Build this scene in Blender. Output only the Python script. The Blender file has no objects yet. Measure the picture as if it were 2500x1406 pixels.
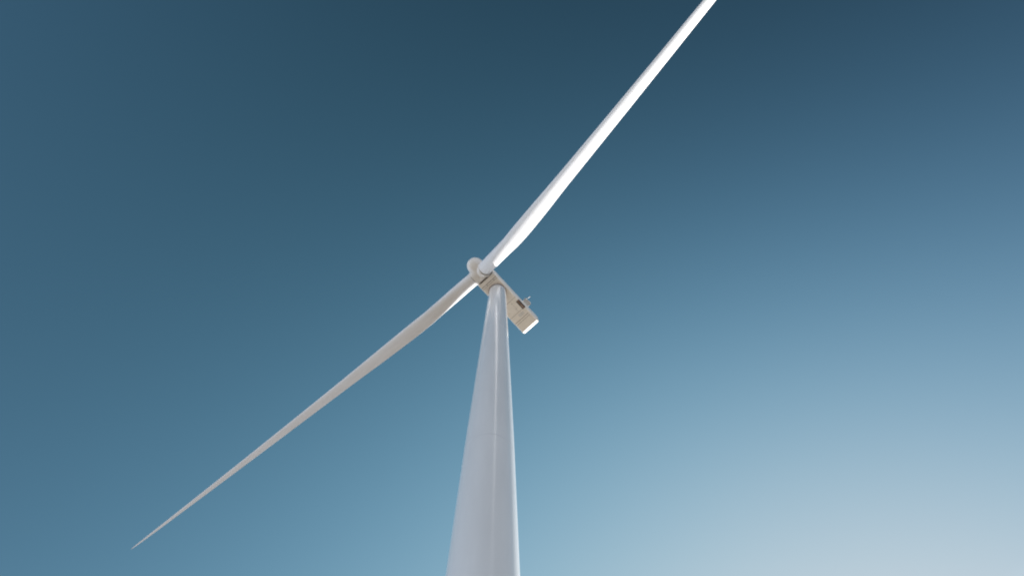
import bpy, bmesh, math, random
from mathutils import Vector, Matrix
R = math.radians
random.seed(4)
sc = bpy.context.scene
C = sc.collection

# ---------------------------------------------------------------- camera
F_PX, PITCH, ROLL = 1265.336, R(78.91427), R(5.1251)       # focal length in pixels of the 2500 wide picture
cd = bpy.data.cameras.new("camera"); cam = bpy.data.objects.new("camera", cd); C.objects.link(cam)
cd.sensor_fit = 'HORIZONTAL'; cd.sensor_width = 36.0; cd.lens = 36.0 * F_PX / 2500.0
cd.clip_start = 0.1; cd.clip_end = 20000
fw = Vector((0, math.cos(PITCH), math.sin(PITCH))); rt = Vector((1, 0, 0)); dn = -rt.cross(fw)
c_, s_ = math.cos(ROLL), math.sin(ROLL)
r2 = rt * c_ + dn * s_; d2 = -rt * s_ + dn * c_
m = Matrix((r2, -d2, -fw)).transposed().to_4x4(); m.translation = Vector((0, 0, 1.7))
cam.matrix_world = m
sc.camera = cam

# ---------------------------------------------------------------- sun, sky, exposure
SUN_AZ, SUN_EL = R(31), R(20)          # azimuth clockwise from +Y
sd = bpy.data.lights.new("sun", 'SUN'); sun = bpy.data.objects.new("sun", sd); C.objects.link(sun)
sd.energy = 3.1; sd.angle = R(0.53); sd.color = (1.0, 0.96, 0.90)
tosun = Vector((math.sin(SUN_AZ) * math.cos(SUN_EL), math.cos(SUN_AZ) * math.cos(SUN_EL), math.sin(SUN_EL)))
sun.rotation_euler = tosun.to_track_quat('Z', 'Y').to_euler()

w = bpy.data.worlds.new("World"); sc.world = w; w.use_nodes = True
nt = w.node_tree; N = nt.nodes; LK = nt.links
sky = N.new('ShaderNodeTexSky'); sky.sky_type = 'NISHITA'; sky.sun_disc = False
sky.sun_elevation = SUN_EL; sky.sun_rotation = SUN_AZ
sky.air_density = 1.0; sky.dust_density = 1.0; sky.ozone_density = 1.0
EXPOSURE = 1.3
SKY_STRENGTH = 0.1
GAIN = (-2.545, -1.80, -1.66); GAMMA = (0.679, 0.571, 0.772)
SHAPE = (0.049, 2.122, -0.178, -0.166, 1.603, 0.380)       # x, y, z, xx, xy, yy: polarised, clear-air darkening away from the sun
def mth(op, *a):
    q = N.new('ShaderNodeMath'); q.operation = op
    for i, v in enumerate(a):
        if hasattr(v, 'links'): LK.new(v, q.inputs[i])
        else: q.inputs[i].default_value = v
    return q.outputs[0]
sep = N.new('ShaderNodeSeparateXYZ'); LK.new(sky.outputs[0], sep.inputs[0])
geo = N.new('ShaderNodeTexCoord'); dr = N.new('ShaderNodeSeparateXYZ'); LK.new(geo.outputs['Generated'], dr.inputs[0])
dx, dy, dz = dr.outputs
terms = [dx, dy, dz, mth('MULTIPLY', dx, dx), mth('MULTIPLY', dx, dy), mth('MULTIPLY', dy, dy)]
acc = mth('MULTIPLY', terms[0], SHAPE[0])
for t_, k_ in zip(terms[1:], SHAPE[1:]): acc = mth('MULTIPLY_ADD', t_, k_, acc)
shape = mth('EXPONENT', acc)
# added horizon fill for shaded sides, gone a little above 35 degrees of elevation
HORIZON_FILL = (1.65, 1.88, 2.25)
fill_ = mth('POWER', mth('MAXIMUM', mth('SUBTRACT', 1.0, mth('DIVIDE', mth('ABSOLUTE', dz), 0.58)), 0.0), 1.2)
fill_ = mth('MULTIPLY', fill_, mth('MULTIPLY_ADD', dx, -0.45, 1.12))     # fill made stronger leftward to brighten the tower's left side
comb = N.new('ShaderNodeCombineXYZ')
for i in range(3):
    x_ = mth('MULTIPLY', mth('MULTIPLY', mth('POWER', mth('MAXIMUM', sep.outputs[i], 0.0), GAMMA[i]), math.exp(GAIN[i])), shape)
    y_ = mth('DIVIDE', x_, mth('MULTIPLY_ADD', x_, 1.2, 1.0))             # bright haze near the sun levels off
    y_ = mth('MULTIPLY_ADD', fill_, HORIZON_FILL[i], y_)
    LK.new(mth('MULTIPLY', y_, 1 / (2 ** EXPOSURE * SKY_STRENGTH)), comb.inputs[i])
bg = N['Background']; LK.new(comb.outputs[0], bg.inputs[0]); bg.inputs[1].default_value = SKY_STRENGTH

vs = sc.view_settings; vs.view_transform = 'Standard'; vs.look = 'None'; vs.gamma = 1; vs.use_curve_mapping = False
vs.exposure = EXPOSURE
sc.cycles.filter_width = 2.0

# ---------------------------------------------------------------- materials
def mat(name, col, rough=0.5, spec=0.5, coat=0.0, noise=None, bump=0.0, metallic=0.0, coat_rough=0.1):
    """procedural paint: noise = (scale, amount, dark colour factor)"""
    m = bpy.data.materials.new(name); m.use_nodes = True
    n = m.node_tree.nodes; l = m.node_tree.links; b = n['Principled BSDF']
    b.inputs['Base Color'].default_value = (*col, 1); b.inputs['Roughness'].default_value = rough
    b.inputs['Specular IOR Level'].default_value = spec; b.inputs['Metallic'].default_value = metallic
    b.inputs['Coat Weight'].default_value = coat; b.inputs['Coat Roughness'].default_value = coat_rough
    if noise:
        tc = n.new('ShaderNodeTexCoord'); mp = n.new('ShaderNodeMapping'); mp.inputs['Scale'].default_value = noise[0]
        nz = n.new('ShaderNodeTexNoise'); nz.inputs['Scale'].default_value = 1; nz.inputs['Detail'].default_value = 6
        rp = n.new('ShaderNodeValToRGB'); rp.color_ramp.elements[0].position = 0.35; rp.color_ramp.elements[1].position = 0.65
        rp.color_ramp.elements[0].color = (*[c * noise[1] for c in col], 1); rp.color_ramp.elements[1].color = (*col, 1)
        l.new(tc.outputs['Object'], mp.inputs[0]); l.new(mp.outputs[0], nz.inputs[0]); l.new(nz.outputs[0], rp.inputs[0])
        l.new(rp.outputs[0], b.inputs['Base Color'])
        if bump:
            bp = n.new('ShaderNodeBump'); bp.inputs['Strength'].default_value = bump; bp.inputs['Distance'].default_value = 0.05
            l.new(nz.outputs[0], bp.inputs['Height']); l.new(bp.outputs[0], b.inputs['Normal'])
    return m

M_TOWER = mat("tower_paint", (0.76, 0.77, 0.78), 0.17, 0.7, 0.0, ((0.6, 0.6, 0.10), 0.93), 0.12)
M_BLADE = mat("blade_gelcoat", (0.80, 0.805, 0.83), 0.5, 0.3, 0.0, ((1.2, 1.2, 0.25), 0.93, 0))
M_NAC = mat("nacelle_paint", (0.86, 0.81, 0.745), 0.45, 0.4, 0.0, ((1.1, 1.1, 1.1), 0.90, 0))
M_HUB = mat('spinner_paint', (0.82, 0.80, 0.78), 0.4, 0.4, 0.0, ((1.1, 1.1, 1.1), 0.93, 0))
M_SEAM = mat("panel_seam_rubber", (0.22, 0.19, 0.16), 0.8)
M_DARK = mat("dark_gap", (0.05, 0.045, 0.045), 0.8)
M_VENT = mat("vent_bronze", (0.20, 0.13, 0.10), 0.6)
M_STEEL = mat("galvanised_steel", (0.55, 0.56, 0.57), 0.45, metallic=0.6)
M_LAMPC = mat("lamp_glass", (0.72, 0.70, 0.72), 0.15)
M_GREEN = mat("dark_green_housing", (0.03, 0.07, 0.06), 0.5)
M_CONC = mat("concrete", (0.38, 0.36, 0.33), 0.85, noise=((3, 3, 3), 0.75, 0), bump=0.3)
M_DOOR = mat("door_grey", (0.30, 0.32, 0.33), 0.5)

# ---------------------------------------------------------------- helpers
def obj(name, bm, material, parent=None, smooth=False, mats=None, loc=None):
    me = bpy.data.meshes.new(name); bm.normal_update(); bm.to_mesh(me); bm.free()
    for mm in (mats or [material]): me.materials.append(mm)
    for p in me.polygons: p.use_smooth = smooth
    o = bpy.data.objects.new(name, me); C.objects.link(o)
    if parent: o.parent = parent
    if loc: o.location = loc
    return o

def rings(bm, rows, close_ends=True, mi=0):
    """rows: lists of Vectors, every row a closed loop"""
    vs_ = [[bm.verts.new(p) for p in row] for row in rows]
    n = len(rows[0])
    for a, b in zip(vs_, vs_[1:]):
        for i in range(n):
            f = bm.faces.new((a[i], a[(i + 1) % n], b[(i + 1) % n], b[i])); f.material_index = mi
    if close_ends:
        f = bm.faces.new(list(reversed(vs_[0]))); f.material_index = mi
        f = bm.faces.new(vs_[-1]); f.material_index = mi
    return vs_

def lathe(bm, prof, n, frame=None, close=True, mi=0):
    """prof: (axial, radius); frame: (origin, ex, ey, ez) axial along ez"""
    o_, ex_, ey_, ez_ = frame or (Vector(), Vector((1, 0, 0)), Vector((0, 1, 0)), Vector((0, 0, 1)))
    rows = [[o_ + ez_ * a + (ex_ * math.cos(2 * math.pi * i / n) + ey_ * math.sin(2 * math.pi * i / n)) * r for i in range(n)] for a, r in prof]
    return rings(bm, rows, close, mi)

def box(bm, x0, x1, y0, y1, z0, z1, mi=0, bev=0.0):
    v = [bm.verts.new((x, y, z)) for x in (x0, x1) for y in (y0, y1) for z in (z0, z1)]
    fs = [(0, 1, 3, 2), (4, 6, 7, 5), (0, 4, 5, 1), (2, 3, 7, 6), (0, 2, 6, 4), (1, 5, 7, 3)]
    out = [bm.faces.new([v[i] for i in f]) for f in fs]
    for f in out: f.material_index = mi
    if bev:
        es = list({e for f in out for e in f.edges})
        bmesh.ops.bevel(bm, geom=es, offset=bev, segments=2, affect='EDGES')

def tube(bm, a, b, r, n=10, mi=0):
    a, b = Vector(a), Vector(b); z = (b - a).normalized(); x = z.orthogonal().normalized(); y = z.cross(x)
    lathe(bm, [(0, r), ((b - a).length, r)], n, (a, x, y, z), True, mi)

def frame_of(o, ex, ey, ez, loc):
    mm = Matrix((ex, ey, ez)).transposed().to_4x4(); mm.translation = loc; o.matrix_local = mm

# ---------------------------------------------------------------- ground
def ground():
    bm = bmesh.new(); n = 80
    # one sheet to the horizon, fine near the camera, gently rolling far away
    def cs(i):
        t = 2 * i / n - 1; return math.copysign(abs(t) ** 3, t) * 6000
    g = [[bm.verts.new((cs(i), cs(j), 0)) for j in range(n + 1)] for i in range(n + 1)]
    for row in g:
        for v in row:
            d = v.co.length
            v.co.z = (math.sin(v.co.x * .0021 + 1) * math.cos(v.co.y * .0017)) * 18 * min(1, max(0, (d - 250) / 1500)) - 0.02
    for i in range(n):
        for j in range(n): bm.faces.new((g[i][j], g[i + 1][j], g[i + 1][j + 1], g[i][j + 1]))
    m = mat("dry_grass", (0.41, 0.34, 0.27), 0.9, 0.2, noise=((0.08, 0.08, 0.08), 0.7, 0), bump=0.4)
    o = obj('ground', bm, m, smooth=True); o['kind'] = 'structure'
    bm = bmesh.new()
    lathe(bm, [(-0.01, 21), (0.05, 20.6)], 64)
    o = obj('gravel_pad', bm, mat("pale_gravel", (0.42, 0.38, 0.32), 0.95, 0.2, noise=((6, 6, 6), 0.6, 0), bump=0.6), loc=(TB.x * .6, TB.y * .6, 0)); o['kind'] = 'structure'

# ---------------------------------------------------------------- turbine
H = 91.0
TAZ, TD = R(-8.2144), 17.78378
TB = Vector((TD * math.sin(TAZ), TD * math.cos(TAZ), 0))
PSI = R(37.31827)
U = Vector((math.sin(PSI), math.cos(PSI), 0)); V = Vector((U.y, -U.x, 0)); Z = Vector((0, 0, 1))
TILT = R(5.79454)
AX = U * math.cos(TILT) - Z * math.sin(TILT); UP = Z * math.cos(TILT) + U * math.sin(TILT)
H0 = 4.14475; C1, C2 = 0.05856, 0.00016; PHI = 19.998; RAD = 73.79
R_TOP, R_LOW = 1.441, 1.722
ground()

turb = bpy.data.objects.new('wind_turbine', None); C.objects.link(turb); turb.location = TB
turb['label'] = 'tall white three-bladed wind turbine seen steeply from below, blades stretching up right and down left'
turb['category'] = 'wind turbine'

def build_tower():
    bm = bmesh.new(); n = 160
    prof = [(0.3, R_LOW + 0.12), (0.5, R_LOW + 0.12), (0.5, R_LOW + 0.02), (3, R_LOW + .01)]
    z = 3.0; top = 88.75; brk = ZB
    zs = []
    def rad(z):
        if z <= brk: return R_LOW
        return R_LOW + (R_TOP - R_LOW) * (z - brk) / (top - brk)
    # smooth painted cone over a straight lower section, flanges between tower sections
    k = 0; flg = [33.6, 62.0]
    while z < top - 1.6:
        z += 2.9; zs.append(min(z, top - 1.0))
    prof += [(brk, R_LOW)]
    for q in zs:
        if q > brk + 1: prof += [(q, rad(q))]
    prof += [(top, R_TOP)]
    prof.sort(key=lambda a: a[0])
    lathe(bm, prof, n)
    tw = obj('tower', bm, M_TOWER, turb, True)
    seam_m = mat('seam_grey', (.56, .57, .59), .5)
    for q in flg:
        bm = bmesh.new()
        lathe(bm, [(q - .05, rad(q) - 0.03), (q - .04, rad(q) + .004), (q + .04, rad(q) + .004), (q + .05, rad(q) - 0.03)], n, None, False)
        obj('flange_seam', bm, seam_m, tw, True)
    # yaw bearing collar
    bm = bmesh.new()
    lathe(bm, [(88.752, R_TOP + .02), (88.80, R_TOP + .10), (88.95, R_TOP + .10), (89.19, R_TOP + .06)], n)
    obj('yaw_ring', bm, mat('yaw_ring_brown', (.30, .24, .21), .7), turb, True)
    # foundation
    bm = bmesh.new(); lathe(bm, [(-.3, 4.3), (0.22, 4.3), (0.30, 4.2)], 64)
    obj('foundation', bm, M_CONC, turb)
    # door and steps, facing the camera side
    dirn = (-TB).normalized(); side = Vector((-dirn.y, dirn.x, 0))
    bm = bmesh.new()
    rr = R_LOW + .015
    box(bm, rr - .12, rr + .06, -.48, .48, 1.25, 3.35, bev=.03)
    d = obj('door', bm, M_DOOR, turb); frame_of(d, dirn, side, Z, Vector())
    bm = bmesh.new(); tube(bm, (rr + .06, .33, 2.2), (rr + .12, .33, 2.2), .02); tube(bm, (rr + .12, .33, 2.1), (rr + .12, .33, 2.35), .02)
    obj('handle', bm, M_STEEL, d)
    bm = bmesh.new()
    box(bm, rr + .07, rr + 1.1, -.6, .6, 1.12, 1.18)
    for i in range(5): box(bm, rr + 1.12 + i * .26, rr + 1.36 + i * .26, -.5, .5, .96 - i * .165, 1.0 - i * .165)
    for s in (-1, 1):
        tube(bm, (rr + .1, s * .62, .3), (rr + .1, s * .62, 2.15), .025); tube(bm, (rr + 1.1, s * .62, .3), (rr + 1.1, s * .62, 2.15), .025)
        tube(bm, (rr + .1, s * .62, 2.13), (rr + 1.1, s * .62, 2.13), .025)
        tube(bm, (rr + 2.4, s * .62, .3), (rr + 2.4, s * .62, 1.25), .025); tube(bm, (rr + 1.1, s * .62, 2.13), (rr + 2.4, s * .62, 1.24), .025)
        tube(bm, (rr + 1.1, s * .54, 1.1), (rr + 2.4, s * .54, .3), .03)
    s = obj('entry_stairs', bm, M_STEEL, turb); frame_of(s, dirn, side, Z, Vector())
ZB = 36.0

# ---- nacelle, in a frame x = downwind, y = across (towards the right-hand blade), z = up; origin over the tower axis at hub height
def nac_frame(o): frame_of(o, U, V, Z, Vector((0, 0, H)))
NZ0, NZ1, NW = -1.80, 1.95, 1.74
def nac_section(x, w=NW, z0=NZ0, z1=NZ1, rb=.22, rtp=.55):
    pts = []
    def arc(cy, cz, r, a0, a1, k=7):
        for i in range(k + 1):
            a = R(a0 + (a1 - a0) * i / k); pts.append(Vector((x, cy + r * math.cos(a), cz + r * math.sin(a))))
    arc(w - rb, z0 + rb, rb, -90, 0); arc(w - rtp, z1 - rtp, rtp, 0, 90)
    arc(-w + rtp, z1 - rtp, rtp, 90, 180); arc(-w + rb, z0 + rb, rb, 180, 270)
    return pts

def build_nacelle():
    bm = bmesh.new()
    X0, X1 = -2.93, 8.30
    rows = [nac_section(X0 + .04, NW - .10, NZ0 + .10, NZ1 - .10, .2, .5), nac_section(X0, NW - .03, NZ0 + .03, NZ1 - .03),
            nac_section(X0 + .06)]
    for x in (0, 3, 6): rows.append(nac_section(x))
    rows += [nac_section(X1), nac_section(X1 + .43, NW - .02, NZ0 + .40, NZ1 - .05, .22, .5), nac_section(X1 + .50, NW - .08, NZ0 + .52, NZ1 - .12, .2, .45)]
    rings(bm, rows)
    nac = obj('nacelle', bm, M_NAC, turb, False); nac_frame(nac)
    for p in nac.data.polygons: p.use_smooth = True
    try:
        md = nac.modifiers.new('edge_split', 'EDGE_SPLIT'); md.split_angle = R(28)
    except Exception: pass
    # panel joints of the underside: thin dark gaskets let into the shell, wrapping up the sides
    def joint(*a):
        bm = bmesh.new(); box(bm, *a); obj('panel_joint', bm, M_SEAM, nac)
    def across(x, wd, y0=-NW + .10, y1=NW - .12, d=.006):
        joint(x - wd / 2, x + wd / 2, y0, y1, NZ0 - d, NZ0 + .03)
    def along(y, x0, x1, wd): joint(x0, x1, y - wd / 2, y + wd / 2, NZ0 - .005, NZ0 + .03)
    across(-2.22, .085); across(-1.90, .05)
    across(2.72, .045); across(5.10, .050)
    across(6.32, .085, -1.62, 1.40); across(6.72, .06, -1.58, 1.42)
    along(.38, 2.76, 5.06, .022); along(.50, 5.14, 6.26, .018)
    across(3.25, .04, .18, .58); across(4.35, .04, .16, .60)
    along(-1.02, 5.5, 5.56, .05)
    for y in (-.55, .95): along(y, -2.16, -1.94, .10)
    # faint service plate with stencilled outline near the rear
    bm = bmesh.new(); box(bm, 5.4, 6.0, -.15, .95, NZ0 - .004, NZ0 + .02)
    obj('service_plate', bm, mat('plate_beige', (.66, .64, .61), .5), nac)
    bm = bmesh.new(); lathe(bm, [(-.01, .05), (.02, .05)], 12, (Vector((4.2, -1.15, NZ0)), Vector((1, 0, 0)), Vector((0, 1, 0)), Z))
    obj('drain_plug', bm, mat('plug_rust', (.30, .16, .06), .6), nac)
    # side air inlet at the lower right corner: dark box with louvres
    bm = bmesh.new()
    box(bm, 3.42, 5.22, 1.16, NW + .012, NZ0 - .012, NZ0 + .55)
    vent = obj('air_inlet', bm, M_VENT, nac)
    bm = bmesh.new()
    box(bm, 3.44, 5.20, 1.16, 1.30, NZ0 - .02, NZ0 + .02)
    box(bm, 3.62, 4.40, 1.62, NW + .02, NZ0 - .018, NZ0 + .35); box(bm, 4.52, 5.16, 1.62, NW + .02, NZ0 - .018, NZ0 + .35)
    obj('louvre', bm, M_DARK, vent)
    bm = bmesh.new(); box(bm, 4.46, 4.98, 1.315, 1.56, NZ0 - .024, NZ0 + .02)
    obj('inlet_cover', bm, mat('cover_tan', (.34, .24, .19), .6), vent)
    # service platform, wind sensor arm and obstruction light on the right-hand roof edge
    bm = bmesh.new()
    for x in (4.9, 6.2):
        tube(bm, (x, 1.25, NZ1 - .15), (x, 2.05, NZ1 + .20), .05)
    box(bm, 4.8, 6.3, 1.40, 2.40, NZ1 + .18, NZ1 + .25)
    for x in (4.85, 5.55, 6.25): tube(bm, (x, 2.36, NZ1 + .25), (x, 2.36, NZ1 + .95), .028)
    tube(bm, (4.85, 2.36, NZ1 + .95), (6.25, 2.36, NZ1 + .95), .028); tube(bm, (4.85, 2.36, NZ1 + .60), (6.25, 2.36, NZ1 + .60), .022)
    obj('roof_platform', bm, M_STEEL, nac)
    bm = bmesh.new()
    tube(bm, (5.15, 2.0, NZ1 + .25), (5.15, 2.0, NZ1 + 1.3), .05); tube(bm, (5.15, 2.0, NZ1 + 1.15), (5.40, 3.10, NZ1 + 1.2), .04)
    tube(bm, (5.38, 3.0, NZ1 + 1.15), (5.38, 3.0, NZ1 + 1.5), .03)
    for k in range(3):
        q = 2.1 * k; tube(bm, (5.38, 3.0, NZ1 + 1.45), (5.38 + .16 * math.cos(q), 3.0 + .16 * math.sin(q), NZ1 + 1.45), .03)
    obj('weather_mast', bm, M_STEEL, nac)
    bm = bmesh.new(); box(bm, 4.95, 5.35, 1.95, 2.35, NZ1 + .27, NZ1 + .85, bev=.04)
    obj('control_box', bm, M_GREEN, nac)
    bm = bmesh.new()
    lathe(bm, [(0, .30), (.1, .34), (.22, .34), (.24, .27), (.75, .27), (.88, .12)], 20, (Vector((5.80, 2.18, NZ1 + .27)), Vector((1, 0, 0)), Vector((0, 1, 0)), Z))
    obj('obstruction_light', bm, M_LAMPC, nac, True)
    bm = bmesh.new(); box(bm, 1.0, 4.0, -1.2, 1.2, NZ1 - .02, NZ1 + .35, bev=.1)
    obj('roof_hatch', bm, M_NAC, nac)

# ---- rotor, frame x = V, y = AX (downwind), z = UP; origin at the hub centre
HUBC = -U * H0 + Z * H
def build_hub():
    bm = bmesh.new()
    # spinner: lathe about the rotor axis (ez = +AX), nose upwind
    fr = (Vector(), Vector((1, 0, 0)), Vector((0, 0, 1)), Vector((0, 1, 0)))
    prof = [(-3.06, .02), (-3.05, .28), (-2.98, .55), (-2.84, .82), (-2.62, 1.07), (-2.3, 1.29), (-1.9, 1.43), (-1.4, 1.52), (-.8, 1.57), (0, 1.60), (.7, 1.62), (1.08, 1.60), (1.14, 1.52)]
    lathe(bm, [(a, r) for a, r in prof], 72, fr)
    hub = obj('spinner', bm, M_HUB, turb, True); frame_of(hub, V, AX, UP, HUBC)
    md = hub.modifiers.new('edge_split', 'EDGE_SPLIT'); md.split_angle = R(50)
    bm = bmesh.new()
    lathe(bm, [(1.10, 1.50), (1.30, 1.52)], 64, fr)
    o = obj('main_shaft_gap', bm, mat('shaft_seal', (.13, .11, .10), .7), hub, True)
    for k in range(3):
        a = R(PHI + 120 * k); bm = bmesh.new()
        ez = Vector((math.sin(a), 0, math.cos(a))); ex = Vector((0, 1, 0)); ey = ez.cross(ex)
        lathe(bm, [(.9, 1.38), (1.55, 1.36), (1.82, 1.33), (1.88, 1.28), (1.89, 1.0)], 56, (Vector(), ex, ey, ez))
        c = obj('blade_collar', bm, M_HUB, hub, True)
        c.modifiers.new('edge_split', 'EDGE_SPLIT').split_angle = R(40)
        bm = bmesh.new(); lathe(bm, [(1.87, 1.235), (1.96, 1.235)], 56, (Vector(), ex, ey, ez))
        obj('bearing_seal', bm, mat('seal_grey', (.30, .29, .28), .7), c, True)

CH = [(1.90, 2.36), (3, 2.36), (5, 2.38), (8, 2.38), (11, 2.42), (13, 2.48), (16, 2.52), (22, 2.32), (28, 1.95), (36, 1.64), (44, 1.34), (52, 1.04), (60, .75), (66, .53), (70, .38), (72.5, .24), (73.6, .12), (73.79, .04)]
TH = [(1.9, 1), (4, 1), (8, .66), (12, .42), (18, .32), (28, .25), (44, .20), (73.8, .16)]
TW = [(1.9, 16), (8, 15), (14, 11), (22, 7), (34, 3.5), (50, 1), (73.8, -1)]
def interp(t, x):
    for (a, fa), (b, fb) in zip(t, t[1:]):
        if x <= b:
            s = max(0, (x - a) / (b - a)); return fa + (fb - fa) * s
    return t[-1][1]
def smooth_interp(t, x, h=1.6):
    x = max(x, t[0][0])
    k = min(h, x - t[0][0], t[-1][0] - x)
    return sum(interp(t, x + k * q) for q in (-1, -.5, 0, .5, 1)) / 5
PITCH_B = 55.5
def build_blade_mesh():
    bm = bmesh.new(); rows = []
    rs = [1.90 + i * .4 for i in range(173)]; rs += [71.2, 72, 72.6, 73.1, 73.45, 73.65, 73.77]
    K = 26
    for r in rs:
        c = smooth_interp(CH, r) if r < 70 else interp(CH, r); th = smooth_interp(TH, r); tw = R(PITCH_B + smooth_interp(TW, r))
        c *= 1 + .045 * min(1, max(0, (r - 8) / 6))
        wc = max(0.0, min(1.0, 1 - (r - 3.0) / 8.0)); wc = wc * wc * (3 - 2 * wc)
        off = .33 + .17 * max(0, min(1, 1 - (r - 3) / 9))       # pitch axis position on the chord
        cv = Vector((-math.cos(tw), math.sin(tw))); nv = Vector((math.sin(tw), math.cos(tw)))
        up_, lo_ = [], []
        for i in range(K + 1):
            x = (1 - math.cos(math.pi * i / K)) / 2
            yt = 5 * th * (.2969 * math.sqrt(x) - .126 * x - .3516 * x * x + .2843 * x ** 3 - .1030 * x ** 4)
            if th > .36: yt += (th - .36) * .10 * x        # thick inboard sections have a blunt trailing edge
            yc = .025 * 4 * x * (1 - x)
            circ = math.sqrt(max(0, x * (1 - x)))
            a = wc * circ + (1 - wc) * (yc + yt); b = -wc * circ + (1 - wc) * (yc * .9 - yt * .95)
            up_.append((x, a)); lo_.append((x, b))
        loop = up_ + lo_[-1:0:-1] if False else up_[:] + list(reversed(lo_))[0:-1]
        pb = -(C1 * r + C2 * r * r)
        row = []
        for x, y in loop:
            p2 = cv * ((x - off) * c) + nv * (y * c)
            row.append(Vector((p2.x, p2.y + pb, r)))
        rows.append(row)
    rings(bm, rows)
    bmesh.ops.remove_doubles(bm, verts=bm.verts, dist=1e-5)
    return bm

def build_blades():
    rotor = Matrix((V, AX, UP)).transposed()
    b0 = obj('blade', build_blade_mesh(), M_BLADE, turb, True)
    b0.modifiers.new('edge_split', 'EDGE_SPLIT').split_angle = R(42)
    bs = [b0] + [b0.copy() for _ in range(2)]
    for k, b in enumerate(bs):
        if k: C.objects.link(b); b.parent = turb
        mm = (rotor @ Matrix.Rotation(R(PHI + 120 * k), 3, 'Y')).to_4x4(); mm.translation = HUBC
        b.matrix_local = mm

build_tower(); build_nacelle(); build_hub(); build_blades()
